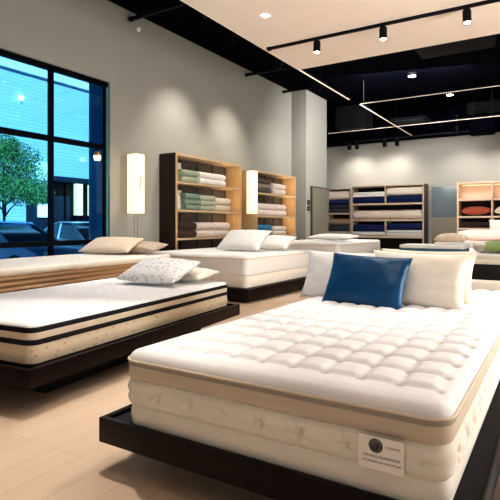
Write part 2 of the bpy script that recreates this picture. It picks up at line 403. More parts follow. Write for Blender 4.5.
# small glowing fitting added to imitate a spotlight reflected in the window
t = thing('spot_reflection', 'small warm stand-in for a spotlight reflection in front of the teal window jamb', 'lamp', (-6.985, 6.12, 2.48)); t.scale = (.8,.8,.8)
G().lathe([(.02,.10),(.05,.09),(.075,.03),(.08,.0)], 14).make('glint_cap', mat('brass', rgb(190,150,90), .4, .1, 6, metal=.6), t)
G().lathe([(.05,-.10),(.068,-.06),(.07,-.005),(.02,0)], 14).make('glint', emis('reflection_glint',(1,.85,.6),9), t)
G().tube([(0,0,.1),(0,.03,.15),(-.05,.05,.16),(-.14,.06,.14)], .012).make('bracket', M_darkmetal, t)
# tree
t = thing('tree', 'round-crowned green tree standing in the car park outside the window', 'tree', (-16.2, 10.1, -.12)); t.scale = (1.17,1.17,1.17)
G().tube([(0,0,0),(.03,.02,.8),(-.02,.04,1.6),(.05,0,2.3),(0,0,3.0)], [.09,.075,.06,.045,.02]).make('trunk', M_bark, t)
g = G()
for k in range(9):
    a = k*2.4; g.tube([(0,0,1.35+.12*k),(.35*cos(a),.35*sin(a),1.65+.13*k),(.75*cos(a),.75*sin(a),1.85+.14*k)], [.03,.02,.008], 6)
g.make('branch', M_bark, t)
V = []; Fc = []; rnd = random.Random(3)
blobs = [(0,0,2.75,1.0),(.2,-.75,2.5,.75),(-.2,.75,2.5,.8),(.5,.35,2.15,.65),(0,.5,3.15,.7),(0,-.5,3.15,.7),(.5,-.3,2.2,.65),(.1,1.0,2.15,.55),(0,0,3.45,.55)]
for cx, cy, cz, rr in blobs:
    for _ in range(1500):
        d = Vector((rnd.gauss(0,1), rnd.gauss(0,1), rnd.gauss(0,1))).normalized()*rr*(rnd.random()**.4)
        d.z *= .72
        p = Vector((cx,cy,cz))+d; s_ = rnd.uniform(.02,.05)
        a = Vector((rnd.gauss(0,1), rnd.gauss(0,1), rnd.gauss(0,1))).normalized(); b = a.orthogonal().normalized(); k = len(V)
        V += [p-a*s_, p+b*s_*.5, p+a*s_, p-b*s_*.5]; Fc.append((k,k+1,k+2,k+3))
o = obj('crown', V, Fc, M_leaf, t, smooth=False)
# cars, nose towards the shop (+X)
def car(label, loc, rotz, body):
    t = thing('car', label, 'car', loc, rotz, None)
    prof = [(-2.2,.30),(-2.25,.55),(-2.15,.85),(-1.5,.93),(-.3,.96),(.75,.95),(1.6,.85),(2.1,.70),(2.22,.50),(2.15,.28)]
    V = []; Fc = []; ws = [(-.88,.93),(-.84,1),(0,1.0),(.84,1),(.88,.93)]; n = len(prof)
    for y, sc in ws: V += [(x*(.985 if sc < 1 else 1), y, .6+(z-.6)*sc+(.02 if y == 0 else 0)) for x, z in prof]
    for i in range(4):
        for k in range(n): Fc.append((i*n+k, i*n+(k+1) % n, (i+1)*n+(k+1) % n, (i+1)*n+k))
    Fc += [tuple(range(n)), tuple(4*n+k for k in range(n))]
    obj('body', V, Fc, body, t, angle=50)
    cp = [(-1.75,.9),(-1.25,1.32),(-.6,1.43),(.15,1.40),(1.0,.92)]
    V = []; Fc = []; n = len(cp)
    for s_ in (-1, 1): V += [(x, s_*(.80-.16*(z-.9)/.53), z) for x, z in cp]
    for k in range(n-1): Fc.append((k, k+1, n+k+1, n+k))
    Fc += [tuple(range(n)), tuple(n+k for k in range(n)), (0, n-1, 2*n-1, n)]
    obj('cabin_glass', V, Fc, M_carglass, t, angle=30)
    V = []; rf = [(-1.2,1.33),(-.6,1.45),(.12,1.42)]
    g = G()
    for s_ in (0,): 
        V = [(x, y*(.66-.02*abs(i-1)), z+dz) for dz in (.0,.03) for i, (x, z) in enumerate(rf) for y in (-1, 1)]
        g.add(V, [(0,1,3,2),(2,3,5,4),(6,7,9,8),(8,9,11,10),(0,1,7,6),(4,5,11,10),(0,2,8,6),(2,4,10,8),(1,3,9,7),(3,5,11,9)])
    for s_ in (-1, 1):
        g.tube([(1.0,s_*.79,.93),(.12,s_*.63,1.42)], .035, 6); g.tube([(-1.75,s_*.79,.91),(-1.2,s_*.64,1.34)], .04, 6); g.tube([(-.45,s_*.80,.93),(-.5,s_*.64,1.43)], .03, 6)
    g.make('roof', body, t)
    for x in (-1.4, 1.35):
        for y in (-.80, .80):
            w = G().lathe([(.2,-.10),(.31,-.10),(.33,-.06),(.33,.06),(.31,.10),(.2,.10)], 20, (x,y,.33), (0,1,0)).make('wheel', M_tyre, t)
    for y in (-.62, .62): G().lathe([(.02,0),(.11,.0),(.10,.05),(0,.07)], 12, (2.12,y,.62), (1,0,0)).make('headlight', M_cornice, t)
    box('windscreen_wiper_cowl', (.95,1.1,-.7,.7,.93,.955), M_tyre, t)
    return t
bodyA = mat('car_paint_blue', rgb(110,150,190), .25, .05, 2, spec=.6); bodyB = mat('car_paint_silver', rgb(200,208,215), .25, .03, 2, spec=.6); bodyC = mat('car_paint_dark', rgb(64,78,98), .25, .05, 2, spec=.6)
car('silver car parked nose-in outside, behind the thick window mullion', (-12.6, 10.7, -.12), radians(-8), bodyB)
car('dark car parked outside below the glowing lamp reflections', (-18.5, 17.2, -.12), radians(84), bodyC)
car('blue car parked outside under the tree, cut by the photo edge', (-12.7, 8.05, -.12), radians(6), bodyA)
car('pale silver car parked across the car park against the building', (-19.2, 11.9, -.12), radians(92), bodyB)

# ------------------------------------------------------------------ beds
PI = pi
def platform(label, loc, rotz, w, l, rim_h, rim_t, z0, deck_in=.05, plinth=(.25,.35), m=M_walnut, cat='bed platform'):
    """floating bed platform: rim of four boards, recessed deck, set-back plinth; w,l outer size, rim from z0 to z0+rim_h"""
    t = thing('bed_platform', label, cat, loc, rotz)
    z1 = z0+rim_h
    box('rim_board', (-w/2, w/2, -l/2, -l/2+rim_t, z0, z1), m, t, bev=.005); box('rim_board', (-w/2, w/2, l/2-rim_t, l/2, z0, z1), m, t, bev=.005)
    box('rim_board', (-w/2, -w/2+rim_t, -l/2+rim_t, l/2-rim_t, z0, z1), m, t, bev=.005); box('rim_board', (w/2-rim_t, w/2, -l/2+rim_t, l/2-rim_t, z0, z1), m, t, bev=.005)
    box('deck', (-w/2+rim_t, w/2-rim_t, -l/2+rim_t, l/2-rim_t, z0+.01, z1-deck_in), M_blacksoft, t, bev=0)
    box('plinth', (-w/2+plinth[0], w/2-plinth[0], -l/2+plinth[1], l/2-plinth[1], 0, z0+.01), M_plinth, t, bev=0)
    return t

# main bed -----------------------------------------------------------
MW, ML, MX, MY0 = 1.56, 3.5, -1.10, 1.81
MCY = MY0+ML/2
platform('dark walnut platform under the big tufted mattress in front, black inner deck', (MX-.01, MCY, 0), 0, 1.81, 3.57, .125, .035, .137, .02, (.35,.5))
zb = .276
t = thing('mattress', 'big white button-tufted pillow-top mattress with a brand tag on its front', 'mattress', (MX, MCY, zb))
def tuft(x, y):
    sx, sy = .158, .205
    y0 = y+ML/2-.165; x0 = x+.005*sin(y*9)
    mx_, my_ = MW/2-.055, None
    inx = min(1, max(0, (mx_-abs(x0)+.02)/.04)); iny = min(1, max(0, (y0+.02)/.04))
    row = math.floor(y0/sy+.5)
    cx = x0/sx+.5; cy = y0/sy
    fx = abs(cx-round(cx))*2; fy = abs(cy-round(cy))*2        # 0 on a seam, 1 mid-puff
    gx = 1-exp(-(fx/.30)**2); gy = 1-exp(-(fy/.26)**2)
    dpt = exp(-((fx*sx)**2+(fy*sy)**2)/(2*.017**2))
    k = inx*iny
    puff = .026*(1-.50*(1-gx)-.66*(1-gy)) - .026*dpt
    puff += .0025*mnoise.noise(Vector((x*14, y*14, 0)))
    return puff*k + .012*(1-k)*1.0
H0 = .345
quilt_top('tufted_top', MW, ML, .085, H0-.010, .036, tuft, M_whiteq, t, 190, 300, edge=.05)
g = G()
for i in range(10):
    for j in range(17):
        x = (i-4.5)*.158; y = -ML/2+.165+j*.205; x -= .005*sin(y*9)
        if abs(x) < MW/2-.05: g.lathe([(0,0),(.0055,.0),(.0055,.0015),(0,.002)], 8, (x, y, H0-.010+tuft(x, y)+.001))
g.make('tuft_stitches', mat('stitch_thread', rgb(150,132,112), .8, .1, 20), t)
piping('piping', MW+.012, ML+.012, .09, H0-.047, .0055, M_cream, t)
slab('top_band', MW, ML, .085, [(H0-.142,-.02),(H0-.139,-.004),(H0-.132,0),(H0-.10,.003),(H0-.074,.002)], M_beigeband, t)
slab('mesh_tape', MW, ML, .085, [(H0-.074,.001),(H0-.068,.004),(H0-.055,.004),(H0-.049,.0)], M_greige, t)
def dimple(s_, z, x, y, nx, ny):
    zz = (z-(H0-.205)); k = s_/.19; d = (k-round(k))*.19
    o = .010*(1-((z-(H0-.205))/.06)**2)
    r2 = d*d+zz*zz
    o -= .027*exp(-r2/(2*.014**2))
    a = math.atan2(zz, d); o -= .013*exp(-r2/(2*.042**2))*max(0, cos(5*a+1.3*round(k)))
    o += .003*mnoise.noise(Vector((s_*10, z*10, 0)))
    return o
ring_prof = [(H0-.269+.127*k/16, -.012*exp(-(min(k,16-k)/1.6)**2)) for k in range(17)]
slab('quilted_border', MW+.004, ML+.004, .085, ring_prof, M_ivory, t, step=.014, disp=dimple)
slab('lower_border', MW-.02, ML-.02, .08, soft_prof(-.033, H0-.267, .006, .014), M_ivory, t)
# brand tag on the front border
y0 = -ML/2-.0215
t2 = box('brand_tag', (.465, .632, y0-.002, y0+.001, H0-.262, H0-.142), mat('tag_card', rgb(246,240,234), .6, .02, 5), t, bev=0)
M_ink = mat('tag_ink', (.012,.010,.012), .6, .1, 5)
def lettering(txt, size, x, z, w=None):
    c = bpy.data.curves.new('lettering', 'FONT'); c.body = txt; c.size = size; c.extrude = .0002; c.align_x = 'LEFT'
    tmp = bpy.data.objects.new('tmp', c); COL.objects.link(tmp); bpy.context.view_layer.update()
    me = bpy.data.meshes.new_from_object(tmp.evaluated_get(bpy.context.evaluated_depsgraph_get())); bpy.data.objects.remove(tmp)
    me.materials.clear(); me.materials.append(M_ink)
    o = bpy.data.objects.new('lettering', me); COL.objects.link(o); o.parent = t2
    o.location = (x, y0-.0024, z); o.rotation_euler = (PI/2, 0, 0)
    if w:
        bpy.context.view_layer.update(); k = w/max(1e-4, o.dimensions.x); o.scale = (k, 1, 1)
    return o
ex, ez = .530, H0-.174
g = G().lathe([(0,0),(.026,0),(.026,.0004),(0,.0004)], 36, (ex, y0-.0024, ez), (0,-1,0)); g.make('emblem', M_ink, t2, smooth=False)
M_tagline = mat('emblem_line', rgb(196,184,174), .6, .02, 5)
g = G()
for r, a0, a1 in ((.0215,.2,6.1),(.016,-1.2,2.9),(.011,1.0,4.6)):
    g.tube([(ex+r*cos(a0+(a1-a0)*k/24), y0-.003, ez+r*sin(a0+(a1-a0)*k/24)) for k in range(25)], .0010, 5)
g.tube([(ex-.006,y0-.003,ez-.003),(ex-.001,y0-.003,ez+.003),(ex+.002,y0-.003,ez-.002),(ex+.006,y0-.003,ez+.005)], .0010, 5)
g.make('emblem_lines', M_tagline, t2)
lettering('LUXLEMOM', .010, .565, H0-.175, .052)
lettering('OUTHEODLUXUERMEANORS', .013, .482, H0-.217, .136)
lettering('LUX DREAMER DE UNOULPTIONS', .010, .479, H0-.235, .141)
# low upholstered headboard
t = thing('headboard', 'low cream upholstered headboard behind the pillows of the big tufted mattress', 'headboard', (MX, MY0+ML+.16, 0))
slab('padded_panel', 1.9, .10, .04, soft_prof(.26, .70, .004, .03), M_ivory, t)
for x in (-.7, .7): box('leg', (x-.03, x+.03, -.03, .03, 0, .27), M_darkmetal, t)
ZM = .600
pillow('pillow', 'teal blue satin pillow leaning in front of the white ones on the tufted mattress', M_teal, (-1.335, 3.77, ZM+.005), (.70,.44,.18), 24, radians(-9), radians(1.5), 1, pinch=.06)
pillow('pillow', 'white pillow half hidden behind the teal blue one on the tufted mattress', M_white, (-1.59, 4.02, ZM+.005), (.80,.45,.2), 24, radians(-4), 0, 2)
pillow('pillow', 'large ivory pillow right beside the teal blue one on the tufted mattress', M_ivory, (-.985, 3.96, ZM+.005), (.80,.46,.22), 22, radians(-7), radians(1), 3)
pillow('pillow', 'cream pillow standing behind the large ivory one, only its edge showing', M_cream, (-.975, 4.24, ZM+.005), (.80,.47,.18), 22, radians(-5), 0, 4)

# striped bed -----------------------------------------------------------
SA = radians(6.2)
def along(px, py, a, dx, dy): return (px+dx*cos(a)-dy*sin(a), py+dx*sin(a)+dy*cos(a))
SW, SL = 1.56, 2.80
c = along(-3.0, 2.07, SA, -SW/2, SL/2)
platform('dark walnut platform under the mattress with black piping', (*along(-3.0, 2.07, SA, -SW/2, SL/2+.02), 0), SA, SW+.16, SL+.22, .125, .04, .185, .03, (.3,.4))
t = thing('mattress', 'white mattress with thick black piping stripes along its floral sides', 'mattress', (*c, .281), SA)
def diamond(x, y):
    a = (x+y)/.13; b = (x-y)/.13
    ga = exp(-((abs(a-round(a)))/.16)**2); gb = exp(-((abs(b-round(b)))/.16)**2)
    return .005*(1-max(ga, gb))
SH = .305
quilt_top('quilted_top', SW, SL, .07, SH-.004, .028, diamond, M_whiteq, t, 90, 150, edge=.04)
def black_band(z, hgt): slab('black_piping', SW, SL, .07, [(z,-.002),(z+.003,.008),(z+hgt*.5,.011),(z+hgt-.003,.008),(z+hgt,-.002)], M_navyblk, t)
slab('upper_border', SW, SL, .07, soft_prof(SH-.118, SH-.05, .006, .006), M_cream, t)
slab('lower_border', SW, SL, .07, soft_prof(.028, SH-.14, .008, .008), M_floral, t)
black_band(SH-.066, .038); black_band(SH-.150, .038); black_band(0, .032)
zs = .281+SH
p = along(-3.0, 2.07, SA, -.62, SL-.80)
pillow('pillow', 'white pillow with grey leaf print lying on the black-piped mattress', M_leafpillow, (*p, zs+.06), (.82,.54,.19), 70, SA+radians(-3), 0, 5)
p = along(-3.0, 2.07, SA, -.50, SL-.42)
pillow('pillow', 'plain ivory pillow tucked behind the leaf-print one on the black-piped mattress', M_ivory, (*p, zs+.07), (.74,.42,.14), 84, SA+radians(-4), 0, 6)

# wall bed ----------------------------------------------------------
WA = radians(5.5); WW, WL = 1.5, 3.5
c = along(-5.2, 2.95, WA, -WW/2, WL/2)
t = thing('ribbed_divan', 'ribbed light wooden bed base below the window', 'bed base', (*c, 0), WA)
slab('ribbed_box', WW-.02, WL-.02, .03, [(.10,0),(.675,0)], M_rib, t, step=.3)
for x in (-.6, .6):
    for y in (-1.55, 1.55): G().lathe([(.03,0),(.04,.1)], 14, (x,y,0)).make('leg', M_darkmetal, t)
t = thing('mattress', 'thin cream mattress on the ribbed wooden base below the window', 'mattress', (*c, .676), WA)
quilt_top('quilted_top', WW, WL, .06, .085, .03, diamond, M_ivory, t, 70, 150, edge=.04)
slab('border', WW, WL, .06, soft_prof(0, .055, .004, .012), M_cream, t)
p = along(-5.2, 2.95, WA, -.86, WL-.72)
pillow('pillow', 'beige dotted pillow on the bed below the window', M_beigepat, (*p, .81), (1.0,.52,.18), 66, WA+radians(4), 0, 7)
p = along(-5.2, 2.95, WA, -.52, WL-.40)
pillow('pillow', 'greyish pillow overlapped by the beige dotted one on the bed below the window', M_greypat, (*p, .835), (.9,.42,.18), 78, WA+radians(-4), 0, 8)

# white two-tier bed in the middle -----------------------------------------
def low_bed(lab_p, lab_m, x0, x1, y0, y1, ztop, zmid, zbot, pm=M_walnut, out=.08, mat_m=M_white, mat_l=M_ivory, pz=.05):
    cx, cy = (x0+x1)/2, (y0+y1)/2; w, l = x1-x0, y1-y0
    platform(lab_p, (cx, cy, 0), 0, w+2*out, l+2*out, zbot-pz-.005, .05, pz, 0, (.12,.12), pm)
    t = thing('mattress', lab_m, 'mattress', (cx, cy, zbot-.004))
    quilt_top('quilted_top', w, l, .09, ztop-zbot, .05, lambda x, y: .6*diamond(x, y), mat_m, t, 80, 100, edge=.07)
    slab('upper_tier', w, l, .09, soft_prof(zmid-zbot+.004, ztop-zbot-.045, .008, .014), mat_m, t)
    piping('piping', w+.012, l+.012, .095, ztop-zbot-.052, .009, M_cream, t)
    slab('lower_tier', w-.01, l-.01, .085, soft_prof(0, zmid-zbot, .008, .014), mat_l, t)
low_bed('dark walnut platform under the white two-tier mattress, in front of the bookcase-like shelving', 'white two-tier mattress in front of the green and brown towel shelves', -6.52, -4.26, 6.78, 9.3, .76, .43, .235)
pillow('pillow', 'white pillow leaning on the two-tier mattress before the towel shelves', M_white, (-5.10, 7.75, .80), (.98,.58,.22), 54, radians(-2), 0, 9)
pillow('pillow', 'white pillow peeking out behind the leaning one on the two-tier mattress', M_white, (-4.72, 8.35, .80), (.72,.44,.2), 60, radians(-6), 0, 10)
# fourth bed by the column
low_bed('dark base under the white mattress beside the column', 'white mattress beside the column, with a flat pillow on it', -5.9, -4.1, 10.3, 13.3, .86, .58, .34, pm=M_plinth)
pillow('pillow', 'flat white pillow on the mattress beside the column', M_white, (-4.75, 11.2, .94), (1.15,.6,.15), 86, radians(-4), 0, 11)
# right-hand bed
low_bed('dark base under the cream mattress at the photo\'s right edge', 'cream mattress on a dark base carrying the knitted and green pillows', -3.1, -.5, 11.35, 13.9, .66, .56, .44, pm=M_plinth, out=-.02, pz=.03)
t = thing('folded_topper', 'folded white topper with a dusky blue underside at the corner of the cream mattress', 'mattress topper', (-2.42, 11.78, .66))
slab('white_layer', 1.36, .74, .05, soft_prof(.07, .15, .004, .02), M_white, t); slab('blue_layer', 1.38, .76, .05, soft_prof(0, .072, .004, .015), F['duskblue'], t)
folded('folded_sheet', 'folded white sheet under the knitted pillow', 'sheet', F['white'], (-2.0, 11.78, .812), (.72,.5,.055), 2, -PI/2, 21)
pillow('pillow', 'tan knitted pillow on the folded white sheet', M_knit, (-2.06, 11.62, .93), (.66,.36,.22), 82, 0, 0, 12, pinch=.03)
v = []; g = G()
for k in range(2):
    pts = [(-.3+.6*i/10, .03*sin(i*.9+k*2)+.19*k, .095+.012*sin(i*1.3+k)) for i in range(11)]
    g.tube(pts, [.03]+[.09+.012*sin(i*2.1+k) for i in range(9)]+[.03], 14)
o = g.make('rolled_throw', F['offwhite']); o.location = (-1.38, 11.75, .665); o.rotation_euler = (0,0,radians(-38)); tag(o, 'rolled cream throw between the knitted pillow and the green cushion', 'throw')
pillow('pillow', 'green cushion cut by the right edge of the photo', F['green'], (-1.0, 11.42, .74), (.75,.45,.16), 72, 0, 0, 13)
# pink bed at the back
low_bed('dark base under the pale pink bed', 'pale pink mattress in front of the peach shelf unit', -3.0, -.2, 15.0, 17.2, .80, .55, .3, pm=M_plinth, out=-.02, mat_m=F['palepink'], mat_l=F['palepink'])
pillow('pillow', 'wide pale pink pillow lying on the pink bed', F['palepink'], (-1.9, 15.6, .86), (1.5,.7,.26), 74, 0, 0, 14)
pillow('pillow', 'plump pale pink pillow standing tall on the pink bed at the photo edge', F['palepink'], (-1.3, 16.35, .82), (1.05,.66,.26), 26, 0, 0, 15)

# ------------------------------------------------------------------ oak shelf units on the left wall
def shelf_unit(label, y0, y1, top, boards, xf=-6.65, seams=3, side=None):
    t = thing('shelf_unit', label, 'shelf', (WX+.003, (y0+y1)/2, 0)); d = xf-WX; hw = (y1-y0)/2
    box('side_panel', (0, d-.02, -hw, -hw+.05, 0, top), side or M_espresso, t); 
    box('side_panel', (0, d-.02, hw-.05, hw, 0, top), M_oakv, t)
    box('front_edging', (d-.02, d, -hw, -hw+.05, 0, top), M_oakv, t); box('front_edging', (d-.02, d, hw-.05, hw, 0, top), M_oakv, t)
    box('top_board', (0, d, -hw+.05, hw-.05, top-.05, top), M_oak, t)
    box('back_panel', (0, .02, -hw+.05, hw-.05, 0, top-.05), M_taupe, t, bev=0)
    for k in range(seams):
        y = -hw+.05+(2*hw-.1)*(k+1)/(seams+1); box('back_batten', (.02, .03, y-.02, y+.02, 0, top-.05), M_darkback, t, bev=0)
    for z in boards: box('shelf_board', (.02, d-.004, -hw+.05, hw-.05, z-.045, z), M_oak, t)
    return t
shelf_unit('tall oak shelf unit with dark side holding green, white and brown bedding', 7.86, 10.33, 2.73, [2.15, 1.57, .98, .40])
shelf_unit('tall oak shelf unit beside the column holding pale pink and teal bedding', 11.05, 13.3, 2.67, [2.10, 1.50, .97, .40], side=M_oakv)
xs = -6.84
def fold_at(name, label, cat, m, yc, z, w, h, layers=1, d=.36, seed=None, group=None, x=xs):
    folded(name, label, cat, F[m], (x, yc, z+.001), (w, d, h), layers, 0, seed if seed is not None else int(yc*100+z*37) % 997, group)
def upright(label, m, yc, z, w, h, tilt=8, rz=75):
    pillow('pillow', label, F[m], (xs, yc, z+.005), (.34,h,w), tilt, radians(rz), 0, int(yc*10), pinch=.03)
# first unit: z boards 2.15 / 1.57 / .98
upright('white pillow standing upright at the dark end of the top shelf', 'white', 8.09, 2.15, .10, .42)
for z, lab in ((2.15, 'sage green folded towel on the top shelf, lower of two'), (2.285, 'sage green folded towel on the top shelf, upper of two')): fold_at('folded_towel', lab, 'towel', 'sage', 8.36, z, .54, .133, group='sage green towels on the top shelf')
for z, lab in ((2.15, 'wide white folded duvet on the top shelf, lower of two'), (2.285, 'wide white folded duvet on the top shelf, upper of two')): fold_at('folded_duvet', lab, 'duvet', 'white', 9.18, z, .98, .133, group='white duvets on the top shelf')
upright('white pillow standing upright at the dark end of the middle shelf', 'white', 8.10, 1.57, .10, .42)
for k in range(3): fold_at('folded_towel', 'seafoam green folded towel on the middle shelf, '+['bottom','middle','top'][k]+' of its three', 'towel', 'seafoam', 8.44, 1.57+k*.118, .50, .116, group='seafoam towels on the middle shelf')
for k in range(3): fold_at('folded_towel', 'pale sage folded towel in the centre stack of the middle shelf, '+['bottom','middle','top'][k]+' of its three', 'towel', ['cream','palesage','palesage'][k] if k else 'palesage', 8.99, 1.57+k*.112, .56, .11, group='pale sage towels on the middle shelf')
for k in range(2): fold_at('folded_duvet', ['cream folded duvet at the right end of the middle shelf, lower one','off-white folded duvet at the right end of the middle shelf, upper one'][k], 'duvet', ['cream','offwhite'][k], 9.58, 1.57+k*.155, .58, .15, group='pale duvets on the middle shelf')
for k in range(2): fold_at('folded_blanket', ['brown folded blanket on the bottom visible shelf, lower one','dark brown folded blanket on the bottom visible shelf, upper one'][k], 'blanket', ['brown','chocolate'][k], 8.25, .98+k*.165, .62, .16, group='brown blankets on the lower shelf')
for k in range(2): fold_at('folded_duvet', 'white folded duvet next to the brown blankets, '+['lower one','upper one'][k], 'duvet', 'pinkwhite', 8.90, .98+k*.165, .62, .16, group='white duvets beside the brown blankets')
for k in range(2): fold_at('folded_duvet', 'white folded duvet at the right end below the cream ones, '+['lower one','upper one'][k], 'duvet', 'pinkwhite', 9.54, .98+k*.165, .60, .16, group='white duvets at the end of the lower shelf')
# second unit: 2.10 / 1.50 / .97
for k in range(3): fold_at('folded_towel', 'dark taupe folded towel on the top shelf by the column, '+['bottom','middle','top'][k]+' of three', 'towel', ['darktaupe','taupe','darktaupe'][k], 11.5, 2.10+k*.125, .70, .12, group='taupe towels by the column')
for k in range(2): fold_at('folded_duvet', 'pale pink folded duvet on the top shelf by the column, '+['lower','upper'][k]+' one', 'duvet', 'pinkwhite', 12.32, 2.10+k*.15, .74, .145, group='pale pink duvets on the top shelf by the column')
for k in range(2): fold_at('folded_duvet', 'wide pale pink duvet filling the middle shelf by the column, '+['lower','upper'][k]+' one', 'duvet', 'pinkwhite', 11.95, 1.50+k*.165, 1.55, .16, group='wide pink duvets on the middle shelf by the column')
for k in range(2): fold_at('folded_blanket', 'teal folded blanket on the low shelf by the column, '+['lower','upper'][k]+' one', 'blanket', 'teal', 11.5, .97+k*.145, .74, .14, group='teal blankets by the column')
for k in range(2): fold_at('folded_duvet', 'off-white folded duvet beside the teal blankets, '+['lower','upper'][k]+' one', 'duvet', 'offwhite', 12.32, .97+k*.125, .74, .12, group='off-white duvets beside the teal blankets')

# floor lamps with tall paper shades
def floor_lamp(label, x, y, z0, z1, w):
    t = thing('floor_lamp', label, 'lamp', (x, y, 0))
    slab('lamp_shade', w, w, .02, [(z0,0),(z0+.01,.002),(z1-.01,.002),(z1,0)], M_shade, t, step=.1, na=4)
    for s_ in (-1, 1): G().tube([(.02,s_*w*.22,.02),(.0,s_*w*.18,z0+.02)], .008, 8).make('leg', mat('lamp_leg_%d' % int(s_+y*10), rgb(170,160,145), .4, .1, 5, metal=.3), t)
    G().lathe([(.13,0),(.13,.012),(.12,.02),(0,.022)], 24).make('base', M_oak, t)
    G().box(w/2+.003, w/2+.008, -.012, .012, z0+(z1-z0)*.42, z0+(z1-z0)*.64).make('pull_slot', M_oak, t)
floor_lamp('tall glowing paper lamp between the window and the oak shelves', -6.76, 6.84, 1.47, 2.57, .23)
floor_lamp('tall glowing paper lamp standing between the two oak shelf units', -6.66, 10.84, 1.54, 2.62, .21)

# grey display panel and switches at the column
t = thing('partition_screen', 'grey-green upright panel against the side of the column', 'panel', (-6.56, 14.85, 0))
box('board', (-.02, .03, -.62, .62, 0, 2.42), M_greyface, t); box('edge_frame', (-.02, .035, -.66, -.62, 0, 2.46), M_taupe, t); box('edge_frame', (-.02, .035, -.62, .66, 2.42, 2.46), M_taupe, t)
for z, lab in ((1.95, 'dark wall switch on the column edge, upper of two'), (1.76, 'dark wall switch on the column edge, lower of two')):
    t = thing('wall_switch', lab, 'switch', (-6.598, 14.06, z)); box('plate', (0, .02, -.08, .08, -.07, .07), M_darkmetal, t); box('rocker', (.02, .028, -.04, .04, -.03, .03), M_greyface, t)

# ------------------------------------------------------------------ back-wall rack
YF = 18.25; YB = 18.985
t = thing('display_rack', 'wide wooden rack of navy and white bedding against the back wall', 'shelf', (-5.45, YF, 0))
x0, x1 = -1.34, 1.36
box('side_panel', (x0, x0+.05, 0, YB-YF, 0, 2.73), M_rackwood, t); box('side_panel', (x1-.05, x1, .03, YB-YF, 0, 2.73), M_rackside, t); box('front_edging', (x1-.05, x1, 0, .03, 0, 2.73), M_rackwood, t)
box('top_board', (x0+.05, x1-.05, 0, YB-YF, 2.67, 2.73), M_rackwood, t); box('back_panel', (x0+.05, x1-.05, YB-YF-.02, YB-YF, 0, 2.67), M_darkback, t, bev=0)
for z in (2.06, 1.46, .84, .35): box('shelf_board', (x0+.05, x1-.05, .01, YB-YF-.02, z-.07, z), M_rackwood, t)
box('divider', (-.04, 0, .01, YB-YF-.02, 2.06, 2.67), M_rackwood, t); box('divider', (-.04, 0, .01, YB-YF-.02, .84, 1.39), M_rackwood, t)
t = thing('display_rack', 'narrow dark rack bay next to the column with white, navy and speckled bedding', 'shelf', (-7.28, YF+.12, 0))
box('side_panel', (-.5+.7, .45, 0, .03, 0, .01), M_rackwood, t) if False else None
box('side_panel', (.39, .44, 0, .6, 0, 2.68), M_rackwood, t); box('side_panel', (-.55, -.50, 0, .6, 0, 2.68), M_rackwood, t)
box('top_board', (-.50, .39, 0, .6, 2.63, 2.68), M_rackwood, t); box('back_panel', (-.50, .39, .58, .6, 0, 2.63), M_darkback, t, bev=0)
for z in (1.72, 1.0, .5): box('shelf_board', (-.50, .39, .01, .58, z-.06, z), M_rackwood, t)
def rackfold(label, cat, m, xa, xb, z, h, layers=1, yf=YF, d=.5):
    o = folded('folded_'+cat, label, cat, m, ((xa+xb)/2, yf+.03+d/2, z+.001), (xb-xa, d, h), layers, -PI/2, int(abs(xa)*100+z*91) % 991)
    return o
RX0 = -5.45
rackfold('white folded duvet on top of the navy one, upper left of the wide rack', 'duvet', F['white'], RX0-1.26, RX0-.07, 2.06+.24, .19, 2)
rackfold('navy folded duvet, upper left of the wide rack', 'duvet', F['navy'], RX0-1.27, RX0-.06, 2.06, .235)
rackfold('cream folded duvet on top of the navy one, upper right of the wide rack', 'duvet', F['offwhite'], RX0+.03, RX0+1.28, 2.06+.27, .29)
rackfold('navy folded duvet, upper right of the wide rack', 'duvet', F['navy'], RX0+.02, RX0+1.29, 2.06, .265)
rackfold('long stone-white topper filling the middle shelf of the wide rack', 'topper', F['stone'], RX0-1.25, RX0+1.28, 1.46, .34)
rackfold('pale grey folded duvet, lower left of the wide rack', 'duvet', F['lightgrey'], RX0-1.26, RX0-.07, .84, .16)
rackfold('navy folded duvet on the pale grey one, lower left of the wide rack', 'duvet', F['navy'], RX0-1.26, RX0-.07, .84+.162, .26)
rackfold('pale grey folded duvet, lower right of the wide rack', 'duvet', F['lightgrey'], RX0+.03, RX0+1.28, .84, .22, 2)
rackfold('navy folded duvet on the pale grey one, lower right of the wide rack', 'duvet', F['navy'], RX0+.03, RX0+1.28, .84+.222, .24)
yb = YF+.12
rackfold('charcoal folded blanket in the narrow rack bay, below a navy one', 'blanket', F['charcoal'], -7.76, -6.91, 1.72, .32, 2, yb)
rackfold('navy folded blanket in the narrow rack bay', 'blanket', F['navy'], -7.76, -6.91, 2.042, .19, 1, yb)
rackfold('off-white folded duvet at the top of the narrow rack bay', 'duvet', F['offwhite'], -7.76, -6.91, 2.234, .34, 1, yb)
rackfold('dark grey folded blanket low in the narrow rack bay', 'blanket', F['charcoal'], -7.76, -6.91, 1.0, .25, 1, yb)
o = rackfold('speckled beige folded blanket low in the narrow rack bay', 'blanket', M_speckle, -7.76, -6.91, 1.252, .24, 1, yb)
# blue-grey partition panel
t = thing('partition_panel', 'blue-grey glass panel between the wide rack and the peach shelf unit', 'panel', (-3.5, 18.72, 0))
box('glass_panel', (-.42, .42, -.02, .02, 1.52, 2.62), M_partition, t); box('lower_panel', (-.42, .42, -.02, .02, 0, 1.515), M_greyface, t); box('foot', (-.42,.42,-.15,.15,0,.03), M_darkmetal, t) if False else None
